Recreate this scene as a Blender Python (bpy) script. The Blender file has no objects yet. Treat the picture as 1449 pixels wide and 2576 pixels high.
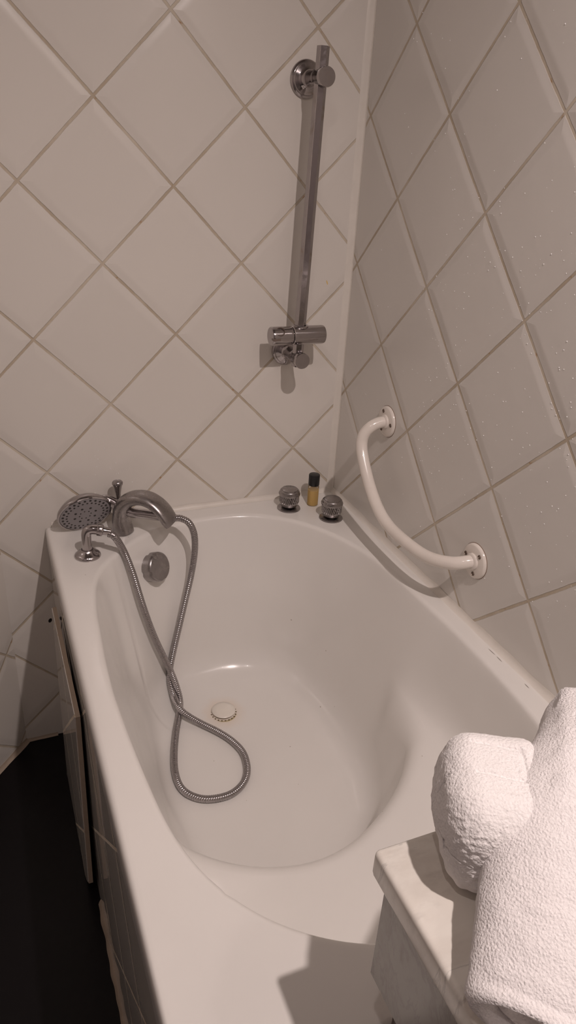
import bpy, bmesh, math, random
from mathutils import Vector, Matrix, noise
random.seed(7)
PI = math.pi
scn = bpy.context.scene
COL = scn.collection
V = Vector

# ------------------------------------------------------------------ materials
def new_mat(name):
    m = bpy.data.materials.new(name); m.use_nodes = True
    nt = m.node_tree; b = nt.nodes['Principled BSDF']
    return m, nt, b

def nd(nt, typ, **kw):
    n = nt.nodes.new(typ)
    for k, v in kw.items(): setattr(n, k, v)
    return n

def mth(nt, op, a, b=None, c=None, clamp=False):
    n = nt.nodes.new('ShaderNodeMath'); n.operation = op; n.use_clamp = clamp
    for i, x in enumerate((a, b, c)):
        if x is None: continue
        if isinstance(x, (int, float)): n.inputs[i].default_value = x
        else: nt.links.new(x, n.inputs[i])
    return n.outputs[0]

def smooth(nt, x, lo, hi, a=0.0, b=1.0):
    n = nt.nodes.new('ShaderNodeMapRange'); n.interpolation_type = 'SMOOTHSTEP'
    nt.links.new(x, n.inputs['Value'])
    n.inputs['From Min'].default_value = lo; n.inputs['From Max'].default_value = hi
    n.inputs['To Min'].default_value = a; n.inputs['To Max'].default_value = b
    return n.outputs['Result']

def mix(nt, fac, a, b):
    n = nt.nodes.new('ShaderNodeMix'); n.data_type = 'RGBA'
    if isinstance(fac, (int, float)): n.inputs[0].default_value = fac
    else: nt.links.new(fac, n.inputs[0])
    for i, x in ((6, a), (7, b)):
        if isinstance(x, tuple): n.inputs[i].default_value = (*x, 1)
        else: nt.links.new(x, n.inputs[i])
    return n.outputs[2]

def tile_mat(name, du, u0, z0, tile=(.74, .70, .65), rough=.22, gw=.0025, bk=1, ior=1.5, marks=()):
    """square glazed tiles set on the diamond; du = horizontal direction of the wall"""
    m, nt, b = new_mat(name); L = nt.links.new
    tc = nd(nt, 'ShaderNodeTexCoord'); S = .203
    # small waviness of the grout lines
    nz = nd(nt, 'ShaderNodeTexNoise'); nz.inputs['Scale'].default_value = 9; L(tc.outputs['Object'], nz.inputs['Vector'])
    wob = mth(nt, 'MULTIPLY', mth(nt, 'SUBTRACT', nz.outputs['Fac'], .5), .0035)
    dot = nd(nt, 'ShaderNodeVectorMath', operation='DOT_PRODUCT'); L(tc.outputs['Object'], dot.inputs[0]); dot.inputs[1].default_value = (du[0], du[1], 0)
    sp = nd(nt, 'ShaderNodeSeparateXYZ'); L(tc.outputs['Object'], sp.inputs[0])
    u = mth(nt, 'SUBTRACT', dot.outputs['Value'], u0); z = mth(nt, 'SUBTRACT', sp.outputs['Z'], z0)
    p = mth(nt, 'ADD', mth(nt, 'DIVIDE', mth(nt, 'ADD', mth(nt, 'ADD', u, z), wob), math.sqrt(2)*S), 100)
    q = mth(nt, 'ADD', mth(nt, 'DIVIDE', mth(nt, 'ADD', mth(nt, 'SUBTRACT', u, z), wob), math.sqrt(2)*S), 100)
    pp = mth(nt, 'MULTIPLY', mth(nt, 'PINGPONG', p, .5), S); qq = mth(nt, 'MULTIPLY', mth(nt, 'PINGPONG', q, .5), S)
    d = mth(nt, 'MINIMUM', pp, qq)
    edge = nd(nt, 'ShaderNodeTexNoise'); edge.inputs['Scale'].default_value = 60; edge.inputs['Detail'].default_value = 4; L(tc.outputs['Object'], edge.inputs['Vector'])
    d2 = mth(nt, 'ADD', d, mth(nt, 'MULTIPLY', mth(nt, 'SUBTRACT', edge.outputs['Fac'], .5), .0018))
    mask = smooth(nt, d2, gw-.0006, gw+.0006)            # 0 grout, 1 tile
    # per tile randomness
    cx = nd(nt, 'ShaderNodeCombineXYZ'); L(mth(nt, 'FLOOR', p), cx.inputs[0]); L(mth(nt, 'FLOOR', q), cx.inputs[1])
    wn = nd(nt, 'ShaderNodeTexWhiteNoise', noise_dimensions='3D'); L(cx.outputs[0], wn.inputs['Vector'])
    ws = nd(nt, 'ShaderNodeSeparateColor'); L(wn.outputs['Color'], ws.inputs[0])
    # pillowed edges, slightly uneven setting
    pil = smooth(nt, d, .000, .020)
    tp = mth(nt, 'MULTIPLY', mth(nt, 'FRACT', p), mth(nt, 'MULTIPLY', mth(nt, 'SUBTRACT', ws.outputs[0], .5), .0028))
    tq = mth(nt, 'MULTIPLY', mth(nt, 'FRACT', q), mth(nt, 'MULTIPLY', mth(nt, 'SUBTRACT', ws.outputs[1], .5), .0028))
    h = mth(nt, 'ADD', mth(nt, 'ADD', mth(nt, 'MULTIPLY', pil, .0016), mth(nt, 'MULTIPLY', mask, .0008)), mth(nt, 'ADD', tp, tq))
    n2 = nd(nt, 'ShaderNodeTexNoise'); n2.inputs['Scale'].default_value = 14; n2.inputs['Detail'].default_value = 2; L(tc.outputs['Object'], n2.inputs['Vector'])
    h = mth(nt, 'ADD', h, mth(nt, 'MULTIPLY', n2.outputs['Fac'], .0006))
    bp = nd(nt, 'ShaderNodeBump'); bp.inputs['Strength'].default_value = 1; bp.inputs['Distance'].default_value = bk; b.inputs['IOR'].default_value = ior
    L(h, bp.inputs['Height']); L(bp.outputs['Normal'], b.inputs['Normal'])
    # stray marks on the glaze
    def spot(c0, sx_, sz_, ang=0):
        mp_ = nd(nt, 'ShaderNodeMapping', vector_type='TEXTURE'); L(tc.outputs['Object'], mp_.inputs['Vector'])
        mp_.inputs['Location'].default_value = c0; mp_.inputs['Rotation'].default_value = (0, ang, 0); mp_.inputs['Scale'].default_value = (sx_, 1, sz_)
        ln = nd(nt, 'ShaderNodeVectorMath', operation='LENGTH'); L(mp_.outputs[0], ln.inputs[0])
        return smooth(nt, ln.outputs['Value'], .8, 1.1, 1, 0)
    # colours
    t2 = tuple(c*.965 for c in tile)
    tc_ = mix(nt, ws.outputs[2], tile, t2)
    gn = nd(nt, 'ShaderNodeTexNoise'); gn.inputs['Scale'].default_value = 6; gn.inputs['Detail'].default_value = 5; gn.inputs['Roughness'].default_value = .7; L(tc.outputs['Object'], gn.inputs['Vector'])
    g = mix(nt, smooth(nt, gn.outputs['Fac'], .38, .66), (.50, .42, .32), (.63, .56, .46))
    g = mix(nt, smooth(nt, edge.outputs['Fac'], .62, .75), g, (.40, .24, .12))
    fin = mix(nt, mask, g, tc_)
    for c0, sx_, sz_, ang, cc_ in marks: fin = mix(nt, spot(c0, sx_, sz_, ang), fin, cc_)
    L(fin, b.inputs['Base Color'])
    L(smooth(nt, mask, 0, 1, .75, rough), b.inputs['Roughness'])
    b.inputs['Specular IOR Level'].default_value = .5
    return m

def plain(name, col, rough=.4, metal=0, bump=None, spec=.5, coat=0):
    m, nt, b = new_mat(name)
    b.inputs['Base Color'].default_value = (*col, 1); b.inputs['Roughness'].default_value = rough
    b.inputs['Metallic'].default_value = metal; b.inputs['Specular IOR Level'].default_value = spec
    b.inputs['Coat Weight'].default_value = coat
    tc = nd(nt, 'ShaderNodeTexCoord')
    nz = nd(nt, 'ShaderNodeTexNoise'); nz.inputs['Scale'].default_value = 40; nz.inputs['Detail'].default_value = 4
    nt.links.new(tc.outputs['Object'], nz.inputs['Vector'])
    nt.links.new(mix(nt, nz.outputs['Fac'], tuple(c*.94 for c in col), tuple(min(1, c*1.05) for c in col)), b.inputs['Base Color'])
    if bump:
        bp = nd(nt, 'ShaderNodeBump'); bp.inputs['Distance'].default_value = bump[1]; bp.inputs['Strength'].default_value = 1
        n3 = nd(nt, 'ShaderNodeTexNoise'); n3.inputs['Scale'].default_value = bump[0]; n3.inputs['Detail'].default_value = 3
        nt.links.new(tc.outputs['Object'], n3.inputs['Vector']); nt.links.new(n3.outputs['Fac'], bp.inputs['Height']); nt.links.new(bp.outputs['Normal'], b.inputs['Normal'])
    return m

def chrome(name, col=(.44, .41, .41), lo=.10, hi=.22, scale=60):
    """chrome with a film of lime scale"""
    m, nt, b = new_mat(name); L = nt.links.new
    tc = nd(nt, 'ShaderNodeTexCoord')
    nz = nd(nt, 'ShaderNodeTexNoise'); nz.inputs['Scale'].default_value = scale; nz.inputs['Detail'].default_value = 5; nz.inputs['Roughness'].default_value = .65
    L(tc.outputs['Object'], nz.inputs['Vector'])
    f = smooth(nt, nz.outputs['Fac'], .40, .68)
    L(mix(nt, f, col, tuple(c*.93 for c in col)), b.inputs['Base Color'])
    L(smooth(nt, f, 0, 1, lo, hi), b.inputs['Roughness'])
    b.inputs['Metallic'].default_value = 1
    bp = nd(nt, 'ShaderNodeBump'); bp.inputs['Distance'].default_value = .00006; L(nz.outputs['Fac'], bp.inputs['Height']); L(bp.outputs['Normal'], b.inputs['Normal'])
    return m

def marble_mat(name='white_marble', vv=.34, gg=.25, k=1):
    m, nt, b = new_mat(name); L = nt.links.new
    tc = nd(nt, 'ShaderNodeTexCoord')
    mp = nd(nt, 'ShaderNodeMapping'); mp.inputs['Rotation'].default_value = (.4, .2, .5); mp.inputs['Scale'].default_value = (1, 2.4, 1.3)
    L(tc.outputs['Object'], mp.inputs['Vector'])
    n1 = nd(nt, 'ShaderNodeTexNoise'); n1.inputs['Scale'].default_value = 7; n1.inputs['Detail'].default_value = 8; n1.inputs['Roughness'].default_value = .62; n1.inputs['Distortion'].default_value = 1.2
    L(mp.outputs[0], n1.inputs['Vector'])
    n2 = nd(nt, 'ShaderNodeTexNoise'); n2.inputs['Scale'].default_value = 24; n2.inputs['Detail'].default_value = 6; n2.inputs['Roughness'].default_value = .6
    L(mp.outputs[0], n2.inputs['Vector'])
    vein = smooth(nt, mth(nt, 'ABSOLUTE', mth(nt, 'SUBTRACT', n1.outputs['Fac'], .56)), .0, .035, 1, 0)
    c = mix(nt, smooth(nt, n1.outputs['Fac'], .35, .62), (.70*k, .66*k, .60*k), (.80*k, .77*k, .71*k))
    c = mix(nt, mth(nt, 'MULTIPLY', vein, vv), c, (.30, .28, .27))
    c = mix(nt, mth(nt, 'MULTIPLY', smooth(nt, n2.outputs['Fac'], .48, .72), gg), c, (.30, .27, .25))
    L(c, b.inputs['Base Color']); b.inputs['Roughness'].default_value = .24
    return m

def terry_mat(name, col=(.82, .785, .78), scale=560, dist=.0011):
    m, nt, b = new_mat(name); L = nt.links.new
    tc = nd(nt, 'ShaderNodeTexCoord')
    n1 = nd(nt, 'ShaderNodeTexNoise'); n1.inputs['Scale'].default_value = scale; n1.inputs['Detail'].default_value = 3; L(tc.outputs['Object'], n1.inputs['Vector'])
    n2 = nd(nt, 'ShaderNodeTexVoronoi'); n2.inputs['Scale'].default_value = scale*.9; L(tc.outputs['Object'], n2.inputs['Vector'])
    h = mth(nt, 'SUBTRACT', n1.outputs['Fac'], mth(nt, 'MULTIPLY', n2.outputs['Distance'], .6))
    bp = nd(nt, 'ShaderNodeBump'); bp.inputs['Distance'].default_value = dist; bp.inputs['Strength'].default_value = .9
    L(h, bp.inputs['Height']); L(bp.outputs['Normal'], b.inputs['Normal'])
    L(mix(nt, smooth(nt, n1.outputs['Fac'], .3, .7), tuple(c*.93 for c in col), col), b.inputs['Base Color'])
    b.inputs['Roughness'].default_value = .95; b.inputs['Specular IOR Level'].default_value = .1
    b.inputs['Sheen Weight'].default_value = .25
    return m

def tub_mat():
    m, nt, b = new_mat('cream_acrylic'); L = nt.links.new
    tc = nd(nt, 'ShaderNodeTexCoord')
    n1 = nd(nt, 'ShaderNodeTexNoise'); n1.inputs['Scale'].default_value = 5; n1.inputs['Detail'].default_value = 4; L(tc.outputs['Object'], n1.inputs['Vector'])
    c = mix(nt, smooth(nt, n1.outputs['Fac'], .3, .7), (.80, .775, .74), (.78, .755, .72))
    # rusty ring round the drain
    vd = nd(nt, 'ShaderNodeVectorMath', operation='DISTANCE'); L(tc.outputs['Object'], vd.inputs[0]); vd.inputs[1].default_value = (-.377, -.283, .215)
    n2 = nd(nt, 'ShaderNodeTexNoise'); n2.inputs['Scale'].default_value = 60; n2.inputs['Detail'].default_value = 3; L(tc.outputs['Object'], n2.inputs['Vector'])
    dd = mth(nt, 'ADD', vd.outputs['Value'], mth(nt, 'MULTIPLY', mth(nt, 'SUBTRACT', n2.outputs['Fac'], .5), .02))
    c = mix(nt, smooth(nt, dd, .025, .06, .45, 0), c, (.76, .62, .48))
    # brown scratch marks
    n4 = nd(nt, 'ShaderNodeTexNoise'); n4.inputs['Scale'].default_value = 85; n4.inputs['Detail'].default_value = 1; L(tc.outputs['Object'], n4.inputs['Vector'])
    c = mix(nt, smooth(nt, n4.outputs['Fac'], .815, .83, 0, .6), c, (.25, .19, .13))
    for cy3, hl in ((-.700, .011), (-.722, .009), (-.797, .007)):
        mp_ = nd(nt, 'ShaderNodeMapping', vector_type='TEXTURE'); L(tc.outputs['Object'], mp_.inputs['Vector'])
        mp_.inputs['Location'].default_value = (-.0165, cy3, .603); mp_.inputs['Rotation'].default_value = (0, 0, .03 if hl > .01 else -.03); mp_.inputs['Scale'].default_value = (.0011, hl, .05)
        ln = nd(nt, 'ShaderNodeVectorMath', operation='LENGTH'); L(mp_.outputs[0], ln.inputs[0])
        c = mix(nt, smooth(nt, ln.outputs['Value'], .6, 1.1, .8, 0), c, (.14, .11, .09))
    L(c, b.inputs['Base Color']); b.inputs['Roughness'].default_value = .20; b.inputs['Coat Weight'].default_value = .12; b.inputs['Coat Roughness'].default_value = .06
    n3 = nd(nt, 'ShaderNodeTexNoise'); n3.inputs['Scale'].default_value = 11; n3.inputs['Detail'].default_value = 1; L(tc.outputs['Object'], n3.inputs['Vector'])
    bp = nd(nt, 'ShaderNodeBump'); bp.inputs['Distance'].default_value = .0004; L(n3.outputs['Fac'], bp.inputs['Height']); L(bp.outputs['Normal'], b.inputs['Normal'])
    return m

H2 = .203*math.sqrt(2)/2
M = {}
M['wall_b'] = tile_mat('white_tiles_back', (1, 0), -.4047, 1.305, marks=[((-.059, 0, 1.120), .0012, .0055, -.35, (.72, .48, .12)), ((-.7185, 0, .352), .0042, .0065, .4, (.015, .012, .012))])
M['wall_r'] = tile_mat('white_tiles_right', (0, -1), .4524, 1.3068, tile=(.73, .70, .66))
M['wall_x'] = tile_mat('white_tiles_side', (0, 1), .11, 1.2)
M['apron'] = tile_mat('white_tiles_panel', (0, 1), -.8035, .5065, rough=.04, bk=.15, ior=1.9)
M['chrome'] = chrome('limed_chrome')
M['chrome_dull'] = chrome('worn_chrome', (.37, .345, .34), .26, .40, 50)
M['chrome_hose'] = chrome('hose_chrome', (.40, .375, .375), .2, .3, 90)
M['dark'] = plain('dark_rubber', (.03, .026, .024), .6)
M['spray'] = plain('grey_spray_plastic', (.30, .28, .29), .45)
M['enamel'] = plain('ivory_enamel', (.80, .74, .68), .16, coat=.4)
M['screw'] = chrome('dark_screws', (.25, .20, .17), .3, .5)
M['tub'] = tub_mat()
M['drainw'] = plain('cream_plastic', (.79, .745, .67), .25)
M['marble'] = marble_mat()
M['marble_shaded'] = marble_mat('veined_marble_shaded', .6, .9, .50)  # same stone with heavier veins, base darkened to paint in the apron's shade
M['terry'] = terry_mat('white_terry')
M['terry_small'] = terry_mat('white_terry_small', (.82, .79, .78), 480, .0011)
M['weave'] = terry_mat('white_dobby_border', (.80, .76, .75), 900, .0004)
M['caulk'] = plain('cream_caulk', (.745, .70, .64), .4, bump=(30, .002))
M['floor'] = plain('black_vinyl', (.0045, .0035, .0045), .38, bump=(60, .0004), spec=.22)
M['plaster'] = plain('painted_ceiling', (.36, .33, .31), .8)
M['dim'] = plain('brown_painted_wall', (.27, .24, .23), .6)
M['putty'] = plain('beige_board_edge', (.40, .32, .25), .75, bump=(60, .002))
M['wood'] = plain('dark_stained_wood', (.055, .034, .025), .45)
M['capb'] = plain('black_plastic', (.012, .012, .013), .35)
M['water'] = plain('water_bead', (.92, .91, .90), .15, coat=.5)
m, nt, b = new_mat('amber_liquid'); b.inputs['Base Color'].default_value = (1.0, .66, .13, 1); b.inputs['Roughness'].default_value = .15; b.inputs['Transmission Weight'].default_value = .25; b.inputs['IOR'].default_value = 1.34
M['amber'] = m
m, nt, b = new_mat('clear_plastic'); b.inputs['Base Color'].default_value = (.86, .84, .80, 1); b.inputs['Roughness'].default_value = .12; b.inputs['Transmission Weight'].default_value = .9; b.inputs['IOR'].default_value = 1.2
M['clear'] = m

# ------------------------------------------------------------------ mesh helpers
def obj(name, bm, mat, parent=None, sm=True, recalc=True):
    if recalc: bmesh.ops.recalc_face_normals(bm, faces=bm.faces)
    if sm and not str(mat).startswith('terry'):
        for e in bm.edges:
            if len(e.link_faces) == 2 and e.calc_face_angle(0) > math.radians(42): e.smooth = False
    me = bpy.data.meshes.new(name); bm.to_mesh(me); bm.free()
    for p in me.polygons: p.use_smooth = sm
    me.materials.append(M[mat] if isinstance(mat, str) else mat)
    o = bpy.data.objects.new(name, me); COL.objects.link(o)
    if parent: o.parent = parent; o.matrix_parent_inverse = parent.matrix_basis.inverted()
    return o

def tag(o, label, cat, group=None):
    o['label'] = label; o['category'] = cat
    if group: o['group'] = group
    return o

def thing(name, label, cat, loc=(0, 0, 0), group=None):
    o = bpy.data.objects.new(name, None); COL.objects.link(o); o.location = loc; o.empty_display_size = .05
    return tag(o, label, cat, group)

def struct(o): o['kind'] = 'structure'; return o

def frame(z, x=None):
    z = V(z).normalized(); x = V(x) if x else (V((1, 0, 0)) if abs(z.x) < .9 else V((0, 1, 0)))
    x = (x - z*x.dot(z)).normalized(); y = z.cross(x)
    return Matrix((x, y, z)).transposed()

def rings(bm, rr, cap0=True, cap1=True, closed=False):
    """rr: list of rings (lists of points), joined with quads"""
    vs = [[bm.verts.new(p) for p in r] for r in rr]; n = len(rr[0])
    m = len(vs)
    for i in range(m if closed else m-1):
        a, b2 = vs[i], vs[(i+1) % m]
        for j in range(n): bm.faces.new((a[j], a[(j+1) % n], b2[(j+1) % n], b2[j]))
    if not closed:
        if cap0: bm.faces.new(vs[0][::-1])
        if cap1: bm.faces.new(vs[-1])
    return vs

def lathe(bm, prof, origin, axis, seg=40, x=None, cap=True, rfun=None):
    """prof: list of (radius, distance along the axis)"""
    F = frame(axis, x); o = V(origin)
    rr = []
    for r, h in prof:
        rr.append([o + F @ V(((rfun(r, h, j/seg) if rfun else r)*math.cos(2*PI*j/seg), (rfun(r, h, j/seg) if rfun else r)*math.sin(2*PI*j/seg), h)) for j in range(seg)])
    rings(bm, rr, cap, cap)

def catmull(pts, n=10):
    P = [V(p) for p in pts]; P = [2*P[0]-P[1]] + P + [2*P[-1]-P[-2]]; out = []
    for i in range(1, len(P)-2):
        a, b2, c, d = P[i-1:i+3]
        for k in range(n):
            t = k/n
            out.append(.5*((2*b2)+(-a+c)*t+(2*a-5*b2+4*c-d)*t*t+(-a+3*b2-3*c+d)*t**3))
    out.append(P[-2]); return out

def resample(pts, step):
    out = [pts[0].copy()]; acc = 0; tot = 0
    L = [0]
    for i in range(1, len(pts)): L.append(L[-1]+(pts[i]-pts[i-1]).length)
    n = max(2, int(round(L[-1]/step))); j = 0; out = []
    for k in range(n+1):
        s = L[-1]*k/n
        while j < len(L)-2 and L[j+1] < s: j += 1
        t = (s-L[j])/max(1e-9, L[j+1]-L[j]); out.append(pts[j].lerp(pts[j+1], min(1, t)))
    return out

def tube(bm, pts, rad, seg=16, cap=True, sect=None, up=None):
    """rad: number or function of t; sect(t): list of 2-D points replacing the circle"""
    n = len(pts); up = V(up) if up else None
    T = [(pts[min(n-1, i+1)]-pts[max(0, i-1)]).normalized() for i in range(n)]
    x = up if up else (V((0, 0, 1)) if abs(T[0].z) < .9 else V((1, 0, 0)))
    rr = []
    for i in range(n):
        x = (x - T[i]*x.dot(T[i])).normalized(); y = T[i].cross(x); t = i/(n-1)
        if sect: s = sect(t)
        else:
            r = rad(t, i) if callable(rad) else rad
            s = [(r*math.cos(2*PI*j/seg), r*math.sin(2*PI*j/seg)) for j in range(seg)]
        rr.append([pts[i]+x*a+y*b2 for a, b2 in s])
    rings(bm, rr, cap, cap)

def box(bm, lo, hi, bev=0, seg=3):
    lo, hi = V(lo), V(hi); c = (lo+hi)/2; s = hi-lo
    r = bmesh.ops.create_cube(bm, size=1); vs = r['verts']
    for v in vs: v.co = c + V((v.co.x*s.x, v.co.y*s.y, v.co.z*s.z))
    if bev:
        es = list({e for v in vs for e in v.link_edges})
        bmesh.ops.bevel(bm, geom=es, offset=bev, segments=seg, profile=.5, affect='EDGES')
    return vs

def quad(name, pts, mat, n=1):
    bm = bmesh.new(); bm.faces.new([bm.verts.new(p) for p in pts])
    return struct(obj(name, bm, mat, None, False, False))

# ------------------------------------------------------------------ the room
CZ = 2.62
LX, LD = -.806, V((-.656, -.755, 0))                # the left wall leaves the back wall at an angle
E1 = V((LX, 0, 0)) + LD*.85
M['wall_l'] = tile_mat('white_tiles_left', (-LD.x, -LD.y), LX*-LD.x + .115, .549-.115+.0)
quad('wall_back', [(LX, 0, 0), (0, 0, 0), (0, 0, CZ), (LX, 0, CZ)], 'wall_b')
quad('wall_right', [(0, 0, 0), (0, -2.75, 0), (0, -2.75, CZ), (0, 0, CZ)], 'wall_r')
quad('wall_left', [(E1.x, E1.y, 0), (LX, 0, 0), (LX, 0, CZ), (E1.x, E1.y, CZ)], 'wall_l')
quad('wall_far_left', [(E1.x, -2.75, 0), (E1.x, E1.y, 0), (E1.x, E1.y, CZ), (E1.x, -2.75, CZ)], 'dim')
quad('wall_front', [(0, -2.75, 0), (E1.x, -2.75, 0), (E1.x, -2.75, CZ), (0, -2.75, CZ)], 'dim')
quad('ceiling', [(0, 0, CZ), (0, -2.75, CZ), (E1.x, -2.75, CZ), (E1.x, E1.y, CZ), (LX, 0, CZ)], 'plaster')
quad('floor', [(LX, 0, 0), (E1.x, E1.y, 0), (E1.x, -2.75, 0), (0, -2.75, 0), (0, 0, 0)], 'floor')

def caulk(name, a, b2, n1, n2, w, wob=.0012, step=.02, seed=0):
    """soft bead of sealant in the corner between two planes with inward normals n1, n2"""
    a, b2, n1, n2 = V(a), V(b2), V(n1), V(n2); N = max(2, int((b2-a).length/step)); rr = []
    for i in range(N+1):
        c = a.lerp(b2, i/N); k = w + wob*2*noise.noise(V((i*.35, seed, 0)))
        e = -.0004
        ring = [c+n1*e+n2*k]
        for j in range(7):
            t = j/6; A = n2*k*(1-t)**1.6 + n1*k*t**1.6
            ring.append(c + A + (n1+n2)*.0010)
        ring += [c+n1*k+n2*e, c+n1*e+n2*e]
        rr.append(ring)
    bm = bmesh.new(); rings(bm, rr)
    return struct(obj(name, bm, 'putty' if 'base' in name else 'caulk'))
caulk('trim_1', (0, 0, .603), (0, 0, CZ), (-1, 0, 0), (0, -1, 0), .0045, .0006)
# left caulk strip hides a wider untiled margin on the back wall, as in the photo
bm = bmesh.new()
N = 60; rr = []
for i in range(N+1):
    z = .606 + (CZ-.606)*i/N; k = .019 + .003*noise.noise(V((0, z*5, 3)))
    rr.append([V((-.0005, .001, z)), V((-k, .001, z)), V((-k+.003, -.0010, z)), V((-.010, -.0018, z)), V((-.0005, -.0026, z))])
rings(bm, rr); struct(obj('trim_2', bm, 'caulk'))
caulk('trim_3', (-.694, 0, .600), (0, 0, .600), (0, -1, 0), (0, 0, 1), .0110, .0012, seed=4)
caulk('trim_4', (0, 0, .600), (0, -1.18, .600), (-1, 0, 0), (0, 0, 1), .013, .0016, seed=8)
# tiled kerb of sealant at the foot of the walls
caulk('baseboard_back', (LX, 0, 0), (-.73, 0, 0), (0, -1, 0), (0, 0, 1), .006, seed=11)
nl = V((-LD.y, LD.x, 0)); nl = nl if nl.y < 0 else -nl
caulk('baseboard_left', (LX, 0, 0), tuple(E1), tuple(nl), (0, 0, 1), .009, seed=13)

# ------------------------------------------------------------------ bathtub
DZ = .603
RIM = [(-.663, -.491), (-.652, -.344), (-.635, -.24), (-.604, -.190), (-.565, -.152), (-.525, -.112), (-.470, -.078), (-.40, -.064), (-.31, -.060), (-.233, -.075), (-.162, -.126), (-.115, -.190), (-.078, -.275),
       (-.060, -.352), (-.054, -.42), (-.050, -.5), (-.045, -.60), (-.046, -.70), (-.050, -.79), (-.056, -.864), (-.075, -.97), (-.13, -1.055), (-.22, -1.105), (-.31, -1.125), (-.39, -1.122), (-.474, -1.101), (-.52, -1.075), (-.573, -1.031),
       (-.601, -.992), (-.628, -.939), (-.642, -.888), (-.652, -.801), (-.661, -.692), (-.666, -.59)]
SEAT = [(-.614, -.735), (-.607, -.75), (-.579, -.784), (-.55, -.81), (-.508, -.833), (-.463, -.849), (-.414, -.857), (-.356, -.848), (-.289, -.815), (-.229, -.775), (-.172, -.718), (-.137, -.667), (-.112, -.61), (-.098, -.55)]
FLOORC = [(-.560, -.50), (-.553, -.35), (-.535, -.25), (-.500, -.190), (-.44, -.150), (-.37, -.138), (-.30, -.145), (-.23, -.180), (-.175, -.26), (-.15, -.36), (-.145, -.48), (-.150, -.58), (-.185, -.66), (-.25, -.735),
          (-.33, -.785), (-.41, -.80), (-.49, -.775), (-.55, -.70), (-.562, -.60)]
CC = V((-.365, -.52))
NT = 360
def polar(pts):
    a = sorted((math.atan2(y-CC.y, x-CC.x) % (2*PI), math.hypot(x-CC.x, y-CC.y)) for x, y in pts)
    return a
def rad_table(pts, sm=5, closed=True):
    a = polar(pts); out = []
    for i in range(NT):
        t = 2*PI*i/NT
        # straight chord between neighbouring points
        k = 0
        while k < len(a) and a[k][0] < t: k += 1
        t1, r1 = a[k-1] if k > 0 else (a[-1][0]-2*PI, a[-1][1]); t2, r2 = a[k % len(a)]; 
        if k == len(a): t2 += 2*PI
        p1 = V((r1*math.cos(t1), r1*math.sin(t1))); p2 = V((r2*math.cos(t2), r2*math.sin(t2))); d = V((math.cos(t), math.sin(t)))
        e = p2-p1; den = d.x*e.y-d.y*e.x
        out.append((p1.x*e.y-p1.y*e.x)/den if abs(den) > 1e-9 else r1)
    for _ in range(sm): out = [(out[i-2]+2*out[i-1]+3*out[i]+2*out[(i+1) % NT]+out[(i+2) % NT])/9 for i in range(NT)]
    return out
R0 = rad_table(RIM, 12)
RF = rad_table(FLOORC, 20)
# crease of the seat: only across the near end; elsewhere it runs just inside the wall
sa = [math.atan2(y-CC.y, x-CC.x) % (2*PI) for x, y in SEAT]; amin, amax = min(sa), max(sa)
sp_ = polar(SEAT); RC = []
for i in range(NT):
    t = 2*PI*i/NT
    if amin <= t <= amax:
        k = 1
        while sp_[k][0] < t: k += 1
        f = (t-sp_[k-1][0])/(sp_[k][0]-sp_[k-1][0]); r = sp_[k-1][1]*(1-f)+sp_[k][1]*f
        RC.append(min(r, R0[i]-.026))
    else: RC.append(R0[i]-.022)
for _ in range(22): RC = [(RC[i-2]+2*RC[i-1]+3*RC[i]+2*RC[(i+1) % NT]+RC[(i+2) % NT])/9 for i in range(NT)]

def fillet(poly, radii, k=7):
    out = [poly[0]]
    for i in range(1, len(poly)-1):
        a, b2, c = V(poly[i-1]), V(poly[i]), V(poly[i+1]); r = radii[i]
        d1 = min(r, (b2-a).length*.49); d2 = min(r, (c-b2).length*.49)
        p = b2+(a-b2).normalized()*d1 if (b2-a).length > 1e-9 else b2; q = b2+(c-b2).normalized()*d2 if (c-b2).length > 1e-9 else b2
        for j in range(k+1):
            t = j/k; out.append(tuple(p*(1-t)**2+b2*2*t*(1-t)+q*t*t))
    out.append(poly[-1]); return out

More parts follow.
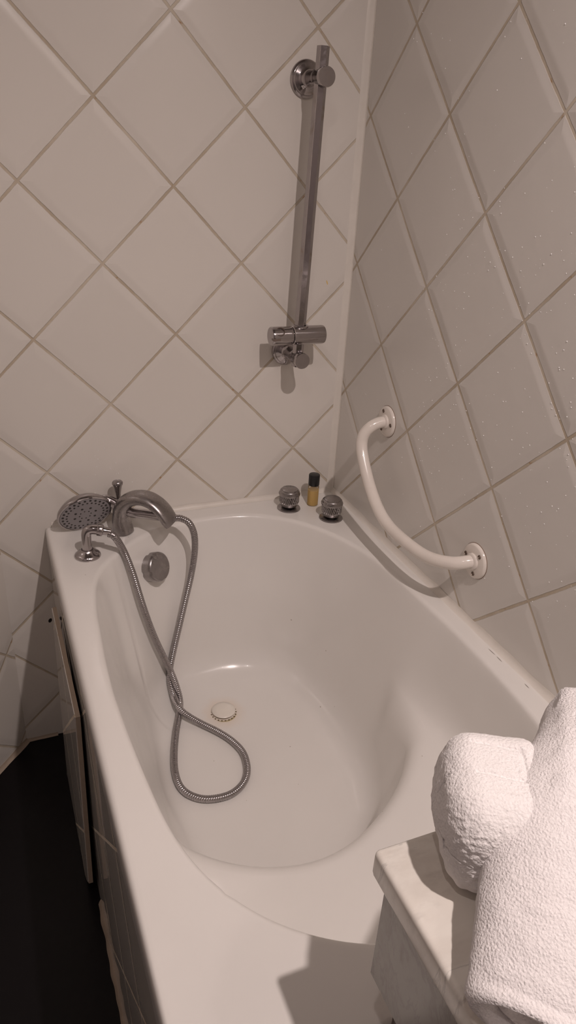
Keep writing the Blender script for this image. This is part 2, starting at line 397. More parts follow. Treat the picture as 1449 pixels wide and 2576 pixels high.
X0, X1, Y0, Y1 = -.708, -.0008, -1.185, -.0008
def rect_r(t, inset=0):
    d = V((math.cos(t), math.sin(t))); c = []
    if d.x > 1e-9: c.append((X1-inset-CC.x)/d.x)
    if d.x < -1e-9: c.append((X0+inset-CC.x)/d.x)
    if d.y > 1e-9: c.append((Y1-inset-CC.y)/d.y)
    if d.y < -1e-9: c.append((Y0+inset-CC.y)/d.y)
    return min(c)
angs = [2*PI*i/NT for i in range(NT)]
for cx_, cy_ in ((X0, Y0), (X1, Y0), (X0, Y1), (X1, Y1)):
    t = math.atan2(cy_-CC.y, cx_-CC.x) % (2*PI); i = min(range(NT), key=lambda k: abs(angs[k]-t)); angs[i] = t
ZF = .205
def wall_lean(t):
    """extra slope of the far wall and the diagonal wall with the overflow"""
    return 0
bm = bmesh.new(); cols = []
for i in range(NT):
    t = angs[i]; d = V((math.cos(t), math.sin(t))); r0, rc, rf = R0[i], RC[i], RF[i]
    w = max(0, min(1, (r0-rc-.022)/(.07 if d.x < 0 else .12))); w = w*w*(3-2*w)
    pts = [(0, ZF)]
    pr_ = [(rf*.5, ZF+.003), (rf, ZF+.012),
           (rc - .032*(1-w), .405*(1-w)+.428*w),
           (r0-.040-.0*w, .46*(1-w)+.440*w), (r0-.006, DZ-.016), (r0, DZ)]
    rect = rect_r(t)
    inner = fillet([(0, ZF)]+pr_+[(max(rect-.02, r0+.004), DZ)], [0, .02, .075*(1-w)+.045*w, .06*(1-w)+.026*w, .07*(1-w)+.05*w, .018, .009, 0])
    ro = max(rect, r0+.008)
    outer = [(ro-.012, DZ-.0002), (ro-.006, DZ-.0016), (ro-.002, DZ-.006), (ro, DZ-.013), (ro, DZ-.047), (ro-.003, DZ-.051), (ro-.012, DZ-.051)]
    cols.append([V((CC.x+d.x*r, CC.y+d.y*r, z)) for r, z in inner[1:]+outer])
vc = bm.verts.new((CC.x, CC.y, ZF-.001)); m = len(cols[0])
G = [[bm.verts.new(p) for p in c] for c in cols]
for i in range(NT):
    a, c = G[i], G[(i+1) % NT]
    bm.faces.new((vc, a[0], c[0]))
    for j in range(m-1): bm.faces.new((a[j], a[j+1], c[j+1], c[j]))
for f in bm.faces: f.normal_update()
bmesh.ops.recalc_face_normals(bm, faces=bm.faces)
if sum(f.normal.z*f.calc_area() for f in bm.faces) < 0: bmesh.ops.reverse_faces(bm, faces=bm.faces)
tub = thing('bathtub', 'small cream white bathtub with moulded seat, standing in the tiled corner', 'bathtub', (-.354, -.592, 0))
obj('tub_shell', bm, 'tub', tub, recalc=False)

# round overflow control on the slanted far left wall of the basin
kc = V((-.4945, -.1235, .531)); kn = V((.60, -.72, .36)).normalized()
bm = bmesh.new()
lathe(bm, [(.0, -.012), (.030, -.012), (.033, -.010), (.0335, .014), (.0325, .0185), (.0300, .0205), (.0285, .0200), (.0, .0195)], kc, kn, 56, x=(0, 0, 1),
      rfun=lambda r, h, f: r*(1-.0*h) if r < .025 else r - (.0022 if (abs(((f+.02) % .25)-.03) < .012 and r > .031) else 0))
ov = obj('overflow_knob', bm, 'chrome_dull', tub); ov['label'] = 'round chrome overflow knob'
bm = bmesh.new(); F = frame(kn, (0, 0, 1))
lathe(bm, [(0, 0), (.007, 0), (.0085, .002), (.007, .005), (0, .006)], kc + F @ V((.0275, .004, .0165)), kn, 20)
obj('finger_grip', bm, 'chrome_dull', ov)
# drain
dc = V((-.3765, -.281, .2085))
bm = bmesh.new(); lathe(bm, [(0, -.02), (.033, -.02), (.033, -.0005), (.0305, .0012), (.027, .0005), (.0, -.002)], dc, (0, 0, 1), 48); 
dr = obj('drain', bm, plain('stained_drain', (.50, .42, .25), .5), tub)
bm = bmesh.new(); lathe(bm, [(0, .002), (.020, .003), (.0262, .0065), (.0272, .0080), (.0255, .0100), (.016, .0118), (0, .0125)], dc, (0, 0, 1), 48)
obj('drain_cover', bm, 'drainw', dr)
bm = bmesh.new()
for k in range(22):
    a = 2*PI*k/22; c = dc+V((math.cos(a)*.0288, math.sin(a)*.0288, .0)); lathe(bm, [(0, -.001), (.0019, -.001), (.0017, .0022), (0, .0026)], c, (0, 0, 1), 8)
obj('drain_teeth', bm, plain('grimy_brown', (.16, .12, .06), .6), dr)

# tiled panel closing the front of the tub + loose access panel
bm = bmesh.new(); box(bm, (-.7055, -1.185, .0), (-.690, -.001, .5495), .0008, 1)
tag(obj('tiled_bath_panel', bm, 'apron', None, False), 'glossy diagonal-tiled panel closing the side of the bathtub down to the floor', 'panel')
ap = thing('access_panel', 'loose tiled access panel leaning against the far side of the bath panel', 'panel', (-.722, -.33, 0))
bm = bmesh.new()
def leaf(bm, xo, th, y0, y1, z0, z1, top, bot, jag=0):
    n = 24; rr = []
    for i in range(n+1):
        y = y0+(y1-y0)*i/n; zz = z0; z0_ = z0 + max(0, .055-(y-y0)*1.1); j = jag*noise.noise(V((y*30, th*100, 1)))
        b0 = bot+(top-bot)*z0_/z1; rr.append([V((b0+xo, y, z0_)), V((top+xo, y, z1+j)), V((top+xo+th, y, z1+j)), V((b0+xo+th, y, z0_))])
    rings(bm, rr)
leaf(bm, 0, .0018, -.500, -.150, .006, .485, -.7200, -.7265)
obj('tile_face', bm, 'apron', ap, False)
bm = bmesh.new(); leaf(bm, .0016, .0078, -.502, -.150, .002, .4865, -.7200, -.7265, .002)
obj('backing_board', bm, 'putty', ap, False)
# crumbling bead at the foot of the bath panel
bm = bmesh.new(); rr = []
for i in range(90):
    y = -1.18+.668*i/89; k = .004+.0030*noise.noise(V((y*28, 0, 0))); h = .012+.007*noise.noise(V((y*22, 4, 0)))
    rr.append([V((-.7055, y, .0)), V((-.7055-k-.002, y, .0)), V((-.7055-k, y, h*.6)), V((-.7055-k*.4, y, h)), V((-.7055, y, h+.002))])
rings(bm, rr); struct(obj('baseboard_panel', bm, 'putty'))

# ------------------------------------------------------------------ shower rail on the back wall
def rx(z): return -.1375 - (1.505-z)*.0245
rail = thing('shower_rail', 'vertical chrome shower slide rail fixed to the back wall', 'shower rail', (-.144, 0, .96))
bm = bmesh.new()
sec = []
for k in range(6):                     # six-sided bar with one ridge to the front
    a0, a1 = PI+2*PI*k/6, PI+2*PI*(k+1)/6; r = .0124
    p0, p1 = V((math.cos(a0), math.sin(a0)))*r, V((math.cos(a1), math.sin(a1)))*r
    for f in (.07, .5, .93): q = p0.lerp(p1, f); sec.append((q.x, q.y))
sec = [(x*math.cos(.22)-y*math.sin(.22), x*math.sin(.22)+y*math.cos(.22)) for x, y in sec]
pts = [V((rx(z), -.070, z)) for z in [.955+.6*i/12 for i in range(13)]]
tube(bm, pts, 0, sect=lambda t: sec, up=(0, 1, 0))
obj('rail', bm, 'chrome', rail, False)
for z in (1.505, .973):
    bm = bmesh.new(); x = rx(z); ax = V((.0, -1, -.0))
    lathe(bm, [(.0, -.001), (.0335, -.001), (.0340, .003), (.0325, .006), (.0290, .0075), (.0280, .0105), (.022, .0135), (.0165, .016), (.0140, .020), (.0130, .028), (.0135, .040), (.0148, .050), (.0155, .058),
               (.0158, .082), (.0170, .084), (.0174, .0965), (.0166, .0984), (0, .0986)], (x, 0, z), ax, 48)
    o = obj('wall_bracket', bm, 'chrome', rail)
sl = thing('x', 'x', 'x'); COL.objects.unlink(sl); bpy.data.objects.remove(sl)
zc = 1.0235; yc = -.073; xc = rx(zc)
bm = bmesh.new()
lathe(bm, [(0, 0), (.0185, 0), (.0200, .0015), (.0200, .070), (.0190, .0735), (.0165, .0745), (0, .0745)], (xc-.019, yc, zc), (1, 0, 0), 48)
slider = obj('slider', bm, 'chrome', rail)
bm = bmesh.new()       # collar ring where the rail passes
for s in (1,):
    lathe(bm, [(.0118, -.003), (.0165, -.003), (.0172, 0), (.0160, .0016), (.0118, .0016)], (xc+.002, -.070, zc+s*.0195), (0, 0, s), 32, cap=False)
obj('slider_collar', bm, 'chrome', slider)
bm = bmesh.new()       # head holder: split cup with a round hole
F = frame((1, 0, 0), (0, 0, 1)); n = 56; prof = [(0.0, 0), (.0185, 0), (.0198, .0015), (.0198, .048)]
cutc = 0
rr = []
for h in [0, .0015, .006, .012, .018, .024, .030, .036, .042, .0465, .048]:
    ring = []
    for j in range(n):
        a = 2*PI*j/n; r = .0198 if .001 < h < .047 else .0186
        ring.append((h, r, a))
    rr.append([V((xc-.0205-h, yc, zc)) + V((0, r*math.cos(a)*0 + r*math.sin(a), r*math.cos(a))) for h, r, a in ring])
rings(bm, rr)
hold = obj('head_holder', bm, 'chrome', rail)
bm = bmesh.new()
cdir = V((-.25, -.72, .64)).normalized()
lathe(bm, [(0, 0), (.0100, 0), (.0100, .0105), (.0092, .0112), (.0082, .0098), (.0078, .004), (0, .003)], V((xc-.047, yc, zc))+cdir*.010, cdir, 32)
box(bm, (xc-.0692, yc-.0203, zc-.0060), (xc-.052, yc-.010, zc-.0005), .0008, 1)
obj('holder_socket', bm, plain('brown_socket', (.16, .12, .10), .35), hold)

# ------------------------------------------------------------------ grab bar on the right wall
gb = thing('grab_bar', 'cranked ivory enamelled grab bar screwed to the right wall', 'grab bar', (0, -.41, .7))
P = [(-.004, -.229, .869), (-.022, -.2285, .8675), (-.040, -.2275, .859), (-.053, -.226, .843), (-.058, -.230, .820), (-.060, -.251, .789), (-.060, -.288, .748), (-.060, -.332, .716), (-.060, -.386, .700), (-.060, -.461, .700),
     (-.056, -.512, .703), (-.048, -.548, .710), (-.036, -.574, .718), (-.020, -.587, .724), (-.004, -.592, .727)]
bm = bmesh.new(); tube(bm, resample(catmull(P, 8), .006), .0125, 24); obj('bar', bm, 'enamel', gb)
for (y, z, rot) in ((-.229, .869, .5), (-.592, .727, 1.35)):
    bm = bmesh.new(); lathe(bm, [(0, -.001), (.0335, -.001), (.0338, .0012), (.0325, .0048), (.030, .0062), (.016, .0066), (.0155, .010), (.0132, .0118), (0, .012)], (0, y, z), (-1, 0, 0), 48)
    fl = obj('mounting_flange', bm, 'enamel', gb)
    bm = bmesh.new(); lathe(bm, [(0, -.001), (.0345, -.001), (.0345, .0006), (0, .0006)], (0, y, z), (-1, 0, 0), 48); obj('gasket', bm, plain('rusty_rim', (.22, .13, .08), .7), fl)
    for k in range(3):
        a = rot + k*2*PI/3; c = (-.0062, y+.0235*math.sin(a), z+.0235*math.cos(a))
        bm = bmesh.new(); lathe(bm, [(0, 0), (.0042, 0), (.0040, .0012), (.0028, .0016), (.0022, .0004), (0, .0002)], c, (-1, 0, 0), 20); obj('screw', bm, 'screw', fl)

# ------------------------------------------------------------------ tap handles in the far right corner
def tap(x, y, label, spin):
    t = thing('tap_handle', label, 'tap handle', (x, y, DZ), 'knurled chrome tap handles on the bathtub rim')
    bm = bmesh.new(); lathe(bm, [(0, -.0005), (.0280, -.0005), (.0284, .001), (.0274, .0030), (.021, .0042), (.018, .0050), (0, .0055)], (x, y, DZ), (0, 0, 1), 48); obj('base_flange', bm, 'chrome_dull', t)
    bm = bmesh.new(); lathe(bm, [(0, .004), (.0135, .004), (.0135, .010), (0, .010)], (x, y, DZ), (0, 0, 1), 24); obj('stem', bm, 'dark', t)
    bm = bmesh.new(); seg = 144; rr = []
    prof = [(.0, .0085), (.0185, .0085), (.0205, .0105), (.0228, .0165), (.0240, .0195)] + [(.0240, .0205+.0022*k) for k in range(8)] + [(.0240, .0372), (.0258, .0380), (.0262, .0400), (.0258, .0420), (.0240, .0432), (.0236, .0450), (.0232, .0475), (.0218, .0492), (.0200, .0495), (.0198, .0512), (.0188, .0520), (0, .0524)]
    for r, h in prof:
        ring = []
        for j in range(seg):
            f = j/seg; rrr = r
            if .0203 < h < .0370:
                ph = (f*26 + (h-.02)*95 + spin) % 1; rrr = r - .0026*(max(0, math.sin(ph*PI*2))**.7)
            ring.append(V((x+rrr*math.cos(2*PI*f), y+rrr*math.sin(2*PI*f), DZ+h)))
        rr.append(ring)
    rings(bm, rr); obj('knob', bm, 'chrome_dull', t)
    return t
tap(-.1485, -.0665, 'knurled chrome tap handle left of the amber bottle on the tub rim', .1)
tap(-.0715, -.1430, 'knurled chrome tap handle right of the amber bottle, nearest the right wall', .4)

# toiletry bottle
bt = thing('toiletry_bottle', 'tiny clear bottle of amber liquid with black cap between the tap handles', 'bottle', (-.0845, -.0635, DZ))
bc = (-.0845, -.0635, DZ)
bm = bmesh.new(); lathe(bm, [(0, .0002), (.0118, .0002), (.0134, .0018), (.0134, .0495), (.0120, .0520), (.0100, .0530), (0, .0530)], bc, (0, 0, 1), 40); obj('bottle_body', bm, 'clear', bt)
bm = bmesh.new(); lathe(bm, [(0, .0012), (.0112, .0012), (.0126, .0028), (.0126, .0400), (0, .0400)], bc, (0, 0, 1), 40); obj('liquid', bm, 'amber', bt)
bm = bmesh.new(); lathe(bm, [(0, .0532), (.0128, .0532), (.0134, .0545), (.0134, .0790), (.0126, .0808), (.011, .0814), (0, .0816)], bc, (0, 0, 1), 40); obj('cap', bm, 'capb', bt)

# ------------------------------------------------------------------ bath spout and diverter
sp = thing('bath_spout', 'arched worn chrome bath spout on the far left rim of the tub', 'spout', (-.548, -.072, DZ))
P = [(-.5485, -.0720, DZ-.001), (-.5500, -.0700, .622), (-.5505, -.0695, .645), (-.5455, -.0745, .669), (-.530, -.0870, .688), (-.508, -.1050, .696), (-.488, -.1210, .690), (-.4715, -.1340, .674), (-.4600, -.1430, .652), (-.4570, -.1450, .646)]
pts = resample(catmull(P, 8), .004)
def spsec(t):
    t2 = t
    # tall foot -> round neck -> wide flat mouth
    w = .0250*(1-min(1, t2/.22)) + .0200*min(1, t2/.22)
    if t2 > .3: w = .0200+.0060*min(1, (t2-.3)/.55)
    h = .0225*(1-min(1, t2/.22)) + .0165*min(1, t2/.22)
    if t2 > .35: h = .0165-.0055*min(1, (t2-.35)/.5)
    if t2 > .95: w *= 1-(t2-.95)*3; h *= 1-(t2-.95)*5
    return [(h*math.copysign(abs(math.cos(a))**.85, math.cos(a)), w*math.copysign(abs(math.sin(a))**.85, math.sin(a))) for a in [2*PI*j/36 for j in range(36)]]
bm = bmesh.new(); tube(bm, pts, 0, sect=spsec, up=(.75, -.6, 0)); obj('spout_body', bm, 'chrome_dull', sp)
bm = bmesh.new(); lathe(bm, [(0, 0), (.0085, 0), (.0085, .004), (.0046, .008), (.0042, .030), (.0044, .060), (.0058, .078), (.0092, .0960), (.0118, .1010), (.0120, .1050), (.0100, .1075), (.0055, .1065), (.0040, .1080), (0, .1085)], (-.5475, -.038, DZ), (-.02, .0, 1), 12)
dv = obj('diverter_rod', bm, 'chrome_dull', sp)

# ------------------------------------------------------------------ hose outlet elbow
el = thing('hose_outlet', 'chrome elbow hose outlet with round flange at the left rim of the tub', 'hose outlet', (-.638, -.155, DZ))
ex, ey = -.638, -.157
bm = bmesh.new(); lathe(bm, [(0, -.0005), (.0262, -.0005), (.0270, .0015), (.0262, .0045), (.021, .0088), (.0155, .0120), (.0125, .0165), (0, .0165)], (ex, ey, DZ), (0, 0, 1), 44); obj('base_flange', bm, 'chrome', el)
bm = bmesh.new(); tube(bm, resample(catmull([(ex, ey, DZ+.008), (ex, ey, DZ+.040), (ex+.0005, ey, DZ+.052), (ex+.004, ey-.001, DZ+.0600), (ex+.012, ey-.003, DZ+.0625), (ex+.024, ey-.006, DZ+.0610)], 6), .003), .0102, 28); obj('elbow', bm, 'chrome', el)
hd = V((.93, -.24, -.20)).normalized()
hn = V((ex+.022, ey-.0055, DZ+.0612))

# ------------------------------------------------------------------ flexible hose
hose = thing('shower_hose', 'ribbed chrome shower hose looping down into the tub from the elbow outlet', 'hose', (-.45, -.4, .22))
HP = [(-0.5945, -0.1700, 0.6560),(-0.5830, -0.1750, 0.6480),(-0.5648, -0.1669, 0.6060),(-0.5515, -0.1780, 0.5592),(-0.5415, -0.1903, 0.5097),(-0.5294, -0.1970, 0.4548),(-0.5137, -0.1977, 0.3964),(-0.4960, -0.1935, 0.3418),(-0.4764, -0.1916, 0.2841),(-0.4671, -0.2084, 0.2482),(-0.4658, -0.2309, 0.2248),(-0.4793, -0.2718, 0.2221),(-0.4976, -0.3178, 0.2214),(-0.5197, -0.3867, 0.2233),(-0.5312, -0.4449, 0.2277),(-0.5278, -0.4821, 0.2255),(-0.5080, -0.5053, 0.2202),(-0.4790, -0.5182, 0.2175),(-0.4373, -0.5180, 0.2152),(-0.4033, -0.4980, 0.2137),(-0.3830, -0.4651, 0.2133),(-0.3765, -0.4207, 0.2142),(-0.3876, -0.3807, 0.2151),(-0.4084, -0.3456, 0.2165),(-0.4357, -0.3138, 0.2199),(-0.4608, -0.2887, 0.2288),(-0.4758, -0.2659, 0.2370),(-0.4789, -0.2207, 0.2401),(-0.4788, -0.1881, 0.2563),(-0.4736, -0.1730, 0.2808),(-0.4602, -0.1603, 0.3260),(-0.4435, -0.1503, 0.3832),(-0.4271, -0.1404, 0.4396),(-0.4103, -0.1288, 0.4941),(-0.4023, -0.1310, 0.5518),(-0.4024, -0.1350, 0.5949),(-0.4082, -0.1370, 0.6220),(-0.4175, -0.1350, 0.6391),(-0.4300, -0.1265, 0.6450),(-0.4400, -0.1220, 0.6455)]
path = resample(catmull(HP, 10), .00115)
bm = bmesh.new()
ph = .0046
def hr(t, i):
    s = i*.00115/ph
    return .0068 + .0009*abs(math.sin(PI*s))**.6
tube(bm, path, hr, 14); obj('ribbed_tube', bm, 'chrome_hose', hose)
bm = bmesh.new(); lathe(bm, [(0, 0), (.0110, 0), (.0122, .001), (.0122, .0100), (.0108, .0115), (.0085, .0125), (.0080, .026), (.0074, .028), (0, .028)], hn, hd, 6*4, rfun=lambda r, h, f: r*(1-.06*abs(math.sin(PI*6*f)) if .011 < r else 1)); obj('hose_nut', bm, 'chrome', hose)
hc = V((-.4400, -.1220, .6455)); hcd = V((-.88, .40, .10)).normalized()
bm = bmesh.new(); lathe(bm, [(0, 0), (.0078, 0), (.0086, .002), (.0092, .018), (.0106, .020), (.0110, .032), (0, .032)], hc, hcd, 28); obj('hose_connector', bm, plain('cloudy_nut', (.60, .55, .52), .25, .6), hose)

# ------------------------------------------------------------------ hand shower lying on the rim behind the spout
hs = thing('hand_shower', 'chrome hand shower lying on the tub rim behind the spout', 'hand shower', (-.627, -.055, DZ))
n_ = V((.12, -.87, -.48)).normalized(); cc = V((-.627, -.062, .6555))
up_ = V((.95, -.10, .10)); F = frame(n_, up_)
bm = bmesh.new(); lathe(bm, [(0, -.030), (.018, -.029), (.036, -.024), (.049, -.016), (.0575, -.006), (.0595, .000), (.0585, .0035), (.0555, .0045), (.0545, .003), (0, .003)], cc, n_, 60); obj('head', bm, 'chrome', hs)
bm = bmesh.new(); lathe(bm, [(0, .0022), (.0538, .0022), (.0540, .0038), (.044, .0050), (0, .0058)], cc, n_, 56); sf = obj('spray_plate', bm, 'spray', hs)
bm = bmesh.new()
def noz(r, a, s):
    c = cc + F @ V((r*math.cos(a), r*math.sin(a), .0047 if r < .03 else .0041)); lathe(bm, [(0, -.001), (s, -.001), (s*.85, .0012), (0, .0014)], c, n_, 10)
for k in range(26): noz(.0480, 2*PI*k/26, .0029)
for k in range(26): noz(.0400, 2*PI*(k+.5)/26, .0026)
for k in range(8): noz(.0235, 2*PI*(k+.2)/8, .0031)
for k in range(8): noz(.0125, 2*PI*k/8, .0019)
obj('nozzles', bm, 'dark', sf)['label'] = 'dark rubber spray nozzles'
hp = [cc + F @ V((.028, .0, -.013)), cc + F @ V((.056, .0, -.012)), V((-.535, -.080, .654)), V((-.500, -.0950, .650)), V((-.466, -.1105, .6475))]
bm = bmesh.new(); pts = resample(catmull(hp, 10), .005)
def hsec(t):
    w = .0185-.0075*min(1, t/.4); h = .0125-.002*min(1, t/.4)
    return [(h*math.cos(a), w*math.sin(a)) for a in [2*PI*j/28 for j in range(28)]]
tube(bm, pts, 0, sect=hsec, up=tuple(n_)); obj('handle', bm, 'chrome', hs)

# ------------------------------------------------------------------ marble top, cabinet
mt = thing('marble_vanity_top', 'grey-veined white marble vanity top overhanging the near end of the tub', 'vanity top', (-.27, -1.5, .75))
bm = bmesh.new(); box(bm, (-.5448, -1.92, .851), (-.0005, -1.1780, .880), .005, 3); obj('slab', bm, 'marble', mt)
bm = bmesh.new(); box(bm, (-.5360, -1.91, .7265), (-.0010, -1.1885, .8512), .0015, 1); obj('apron', bm, 'marble_shaded', mt)
vc_ = thing('vanity_cabinet', 'dark wooden cabinet under the marble top, just past the tub end', 'cabinet', (-.27, -1.5, 0))
bm = bmesh.new(); box(bm, (-.505, -1.90, .0), (-.0015, -1.1930, .7262), .003, 2); obj('cabinet_body', bm, 'wood', vc_)
bm = bmesh.new(); box(bm, (-.519, -1.88, .06), (-.5053, -1.212, .71), .003, 2); obj('cabinet_door', bm, 'wood', vc_)

# ------------------------------------------------------------------ towels
def pad(bm, o, a, b2, z0, z1, la, lb, r, na=90, nb=70, re=(.02, .02)):
    """soft rounded slab: o = corner, a/b2 unit directions, la/lb lengths, r edge rounding"""
    a = V(a).normalized(); b2 = V(b2).normalized(); o = V(o); H = z1-z0
    def se(t, p): c = math.cos(t); return math.copysign(abs(c)**p, c)
    rows = []
    ns = 40
    # cross-section in (b,z): rounded rectangle, swept along a with rounded ends
    sec = []
    hb, hh = lb/2, H/2; rb = min(r, hh, hb)
    for (cx2, cz2, s0) in ((hb-rb, hh-rb, 0), (-hb+rb, hh-rb, PI/2), (-hb+rb, -hh+rb, PI), (hb-rb, -hh+rb, 3*PI/2)):
        for k in range(9): t = s0+PI/2*k/8; sec.append((cx2+rb*math.cos(t), cz2+rb*math.sin(t)))
    # add samples along straight parts
    full = []
    for k in range(len(sec)):
        p, q = V(sec[k]), V(sec[(k+1) % len(sec)]); m2 = max(1, int((q-p).length/(lb/nb)))
        for j in range(m2): full.append(p.lerp(q, j/m2))
    rr = []
    for i in range(na+1):
        s = i/na; e = 1
        x = la*s; k1, rq = (x, re[0]) if x < la/2 else (la-x, re[1])
        if k1 < rq: e = math.sqrt(max(0, 1-(1-k1/rq)**2))
        sh = rq*(1-e)
        ring = []
        for p in full:
            bx = math.copysign(max(0, abs(p.x)-sh), p.x); bz = math.copysign(max(0, abs(p.y)-sh*.98), p.y)
            ring.append(o + a*x + b2*(hb+bx) + V((0, 0, z0+hh+bz)))
        rr.append(ring)
    for at in (0, -1):
        base = rr[at]; c = sum(base, V())/len(base)
        for k in (.85, .7, .55, .4, .25, .12, .02):
            new = [c.lerp(p, k) - a*(0 if at else 1)*.004*(1-k*k) + a*(1 if at else 0)*.004*(1-k*k) for p in base]
            if at: rr.append(new)
            else: rr.insert(0, new)
    rings(bm, rr)

def fuzz(o, amp, sc, fn=None):
    me = o.data; me.update()
    N_ = [v.normal.copy() for v in me.vertices]; P_ = [v.co.copy() for v in me.vertices]
    for p, n, v in zip(P_, N_, me.vertices):
        d = amp*(noise.noise(p*sc)+.5*noise.noise(p*sc*2.3)) + (fn(p, n) if fn else 0)
        v.co = p + n*d

A = V((.76, .65, 0)).normalized(); Bv = V((.65, -.76, 0)).normalized()
bt2 = thing('bath_towel', 'large folded white terry bath towel lying on the marble top, nearest the camera', 'towel', (-.45, -1.3, .88))
O = V((-.5585, -1.3150, 0)); ZB = .8806
def fold(bm, b0, zlow, zhigh, th, right, la, a_off, seed, nseg=170):
    """sheet folded over its left edge (C-shaped section), swept along the towel"""
    R = (zhigh-zlow)/2; cz = (zhigh+zlow)/2; path = []
    n1 = 46
    for k in range(n1+1): path.append((right-(right-b0-R)*k/n1, zlow))
    for k in range(1, 24): t = PI*k/24; path.append((b0+R-R*math.sin(t), cz-R*math.cos(t)))
    for k in range(n1+1): path.append((b0+R+(right-b0-R)*k/n1, zhigh))
    m_ = len(path); P2 = [V(p) for p in path]; nor = []
    for k in range(m_):
        d = (P2[min(m_-1, k+1)]-P2[max(0, k-1)]).normalized(); nor.append(V((-d.y, d.x)))
    rr = []
    for i in range(nseg+1):
        s = i/nseg; x = a_off+(la-a_off)*s; e = min(s*(la-a_off), (1-s)*(la-a_off)); q = 1 if e > th/2 else math.sqrt(max(.02, 1-(1-e/(th/2))**2))
        ring = []
        def put(p, n, h):
            z = p.y + n.y*h
            w = .0045*noise.noise(V((x*9, p.x*9, seed)))
            if z < (zlow+zhigh)/2: w *= max(0, (z-zlow+th/2))/(zhigh-zlow)
            bb = p.x + n.x*h - .017*math.exp(-((x-.125)/.065)**2)*(.4+.6*max(0, min(1, 1-p.x/.1))) + .004*noise.noise(V((x*11, seed, z*9)))
            sx = .46+.66*min(1, max(0, x-.01)/.18)**.8; z = ZB+(z-ZB)*sx
            return O + A*(x+.004*noise.noise(V((p.x*14, z*20, seed+3)))) + Bv*bb + V((0, 0, z+w))
        for k in range(m_): ring.append(put(P2[k], nor[k], th/2*q))
        for k in range(1, 4): ring.append(put(P2[-1]+V((th*.5*math.sin(PI*k/4), 0)), nor[-1], th/2*q*math.cos(PI*k/4)))
        for k in range(m_-1, -1, -1): ring.append(put(P2[k], nor[k], -th/2*q))
        for k in range(1, 4): ring.append(put(P2[0]+V((th*.5*math.sin(PI*k/4), 0)), nor[0], -th/2*q*math.cos(PI*k/4)))
        rr.append(ring)
    rings(bm, rr)
TH = .021
bm = bmesh.new(); fold(bm, .010, ZB+TH/2, ZB+.106-TH/2, TH, .27, .262, .0, 1.3); of = obj('outer_fold', bm, 'terry', bt2)
def hem(p, n):
    l = p-O; b_ = l.dot(Bv); a_ = l.dot(A); d = 0
    if n.z > .2 and p.z > ZB+.06:
        d += .0042*math.exp(-((b_-.020-.010*math.sin(a_*16))/.0028)**2)*min(1, max(0, (a_-.10)/.04))
    return d
fuzz(of, .0010, 60, lambda p, n: hem(p, n)+.0005*noise.noise(p*260))
bm = bmesh.new(); fold(bm, .030, ZB+TH+.0105, ZB+.106-TH-.0100, .0175, .265, .256, .008, 5.1); inf = obj('inner_fold', bm, 'terry', bt2); fuzz(inf, .0009, 60)

a_s = V((.89, -.455, 0)).normalized(); b_s = V((-.455, -.89, 0)).normalized()
ft = thing('hand_towel', 'small rolled white terry towel on the corner of the marble top, beside the bath towel', 'towel', (-.46, -1.20, .88))
bm = bmesh.new(); OS = V((-.4730, -1.1480, 0)); pad(bm, OS, a_s, b_s, .8805, .972, .073, .102, .026, 90, 110, re=(.022, .010))
so = obj('towel_body', bm, 'terry_small', ft)
def emboss(p, n):
    l = p-OS; a_ = l.dot(a_s); b_ = l.dot(b_s); d = .003*noise.noise(p*14)
    # belly: the sides bulge, the top leans in
    d += .004*math.sin(PI*max(0, min(1, (p.z-.88)/.1)))*(1-abs(n.z))
    if n.z > .25:
        for b0 in (.026, .058):
            if .018 < a_ < .058: d -= .0026*math.exp(-((b_-b0-.1*(a_-.05))/.0016)**2)
        if .026 < b_ < .060: d -= .0020*math.exp(-((a_-.058)/.0014)**2)
    if p.z > .904: d += .0009*noise.noise(p*260)*(1.15-abs(n.z))*(1 if not (n.z > .5 and .026 < b_ < .058 and .018 < a_ < .058) else .15)
    else: d += .0010*math.sin((a_+b_*.7)*420)*.6
    return d
fuzz(so, .0005, 60, emboss)
so.data.materials.append(M['weave'])
for p in so.data.polygons:
    if p.center.z < .9035: p.material_index = 1

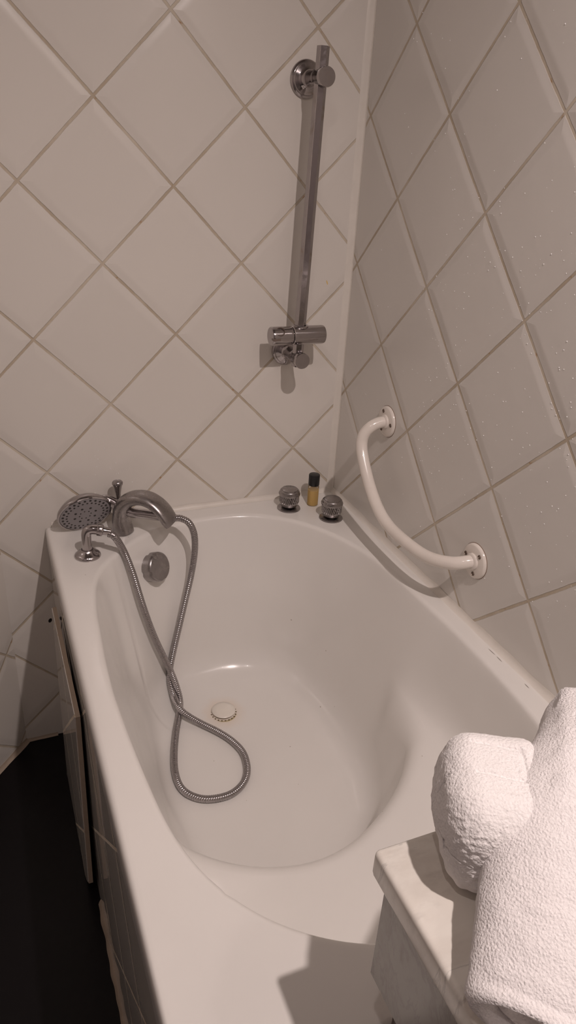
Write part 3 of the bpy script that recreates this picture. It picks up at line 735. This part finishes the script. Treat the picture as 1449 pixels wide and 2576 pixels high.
# ------------------------------------------------------------------ water drops on the right wall and in the tub
bm = bmesh.new()
for k in range(620):
    y = -random.uniform(.12, 1.05); z = random.uniform(.68, 1.75)
    if random.random() < .45: z = random.uniform(.8, 1.35); y = -random.uniform(.35, 1.0)
    r = random.uniform(.0005, .0012)
    lathe(bm, [(0, -.0002), (r, -.0002), (r*.9, r*.35), (r*.5, r*.65), (0, r*.75)], (0, y, z), (-1, 0, 0), 7)
for k in range(24):
    x = random.uniform(-.64, -.5); z = random.uniform(.66, .80); r = random.uniform(.0005, .0013)
    lathe(bm, [(0, -.0002), (r, -.0002), (r*.9, r*.35), (r*.5, r*.65), (0, r*.75)], (x, 0, z), (0, -1, 0), 7)
dw = obj('water_drops', bm, 'water'); dw['kind'] = 'stuff'; tag(dw, 'tiny dried and wet water drops on the white wall tiles', 'water drops')

# ------------------------------------------------------------------ light
def lamp(loc, e, col=(1, .86, .80), r=.03):
    l = bpy.data.lights.new('ceiling_lamp', 'SPOT'); l.energy = e; l.color = col; l.shadow_soft_size = r; l.spot_size = math.radians(176); l.spot_blend = .9
    o = bpy.data.objects.new('ceiling_lamp', l); COL.objects.link(o); o.location = loc; return o
LAMPS = [((-.33, -1.60, 2.30), 66, .018), ((-1.0, -1.6, 2.43), 9.5, .022), ((-.06, -1.55, 2.05), 3.2, .02)]
for p_, e_, r_l in LAMPS: lamp(p_, e_, (1, .855, .815), r_l)
w = bpy.data.worlds.new('room_world'); scn.world = w; w.use_nodes = True
w.node_tree.nodes['Background'].inputs[0].default_value = (.5, .42, .38, 1); w.node_tree.nodes['Background'].inputs[1].default_value = .02

# ------------------------------------------------------------------ camera
r_ = V((0.92437527, -0.37767672, 0.05376474)); u_ = V((0.12542168, 0.4339769, 0.89215102)); f_ = V((0.36027733, 0.81793908, -0.44852637))
cam = bpy.data.cameras.new('camera'); co = bpy.data.objects.new('camera', cam); COL.objects.link(co)
mw = Matrix((r_, u_, -f_)).transposed().to_4x4(); mw.translation = V((-0.7906162, -1.5217905, 0.0856135+1.305)); co.matrix_world = mw
cam.sensor_fit = 'VERTICAL'; cam.sensor_height = 36; cam.lens = 36*1842.09/2576; cam.clip_start = .01
scn.camera = co
vs_ = scn.view_settings; vs_.view_transform = 'Standard'; vs_.look = 'None'; vs_.gamma = 1; vs_.exposure = 0; vs_.use_curve_mapping = False
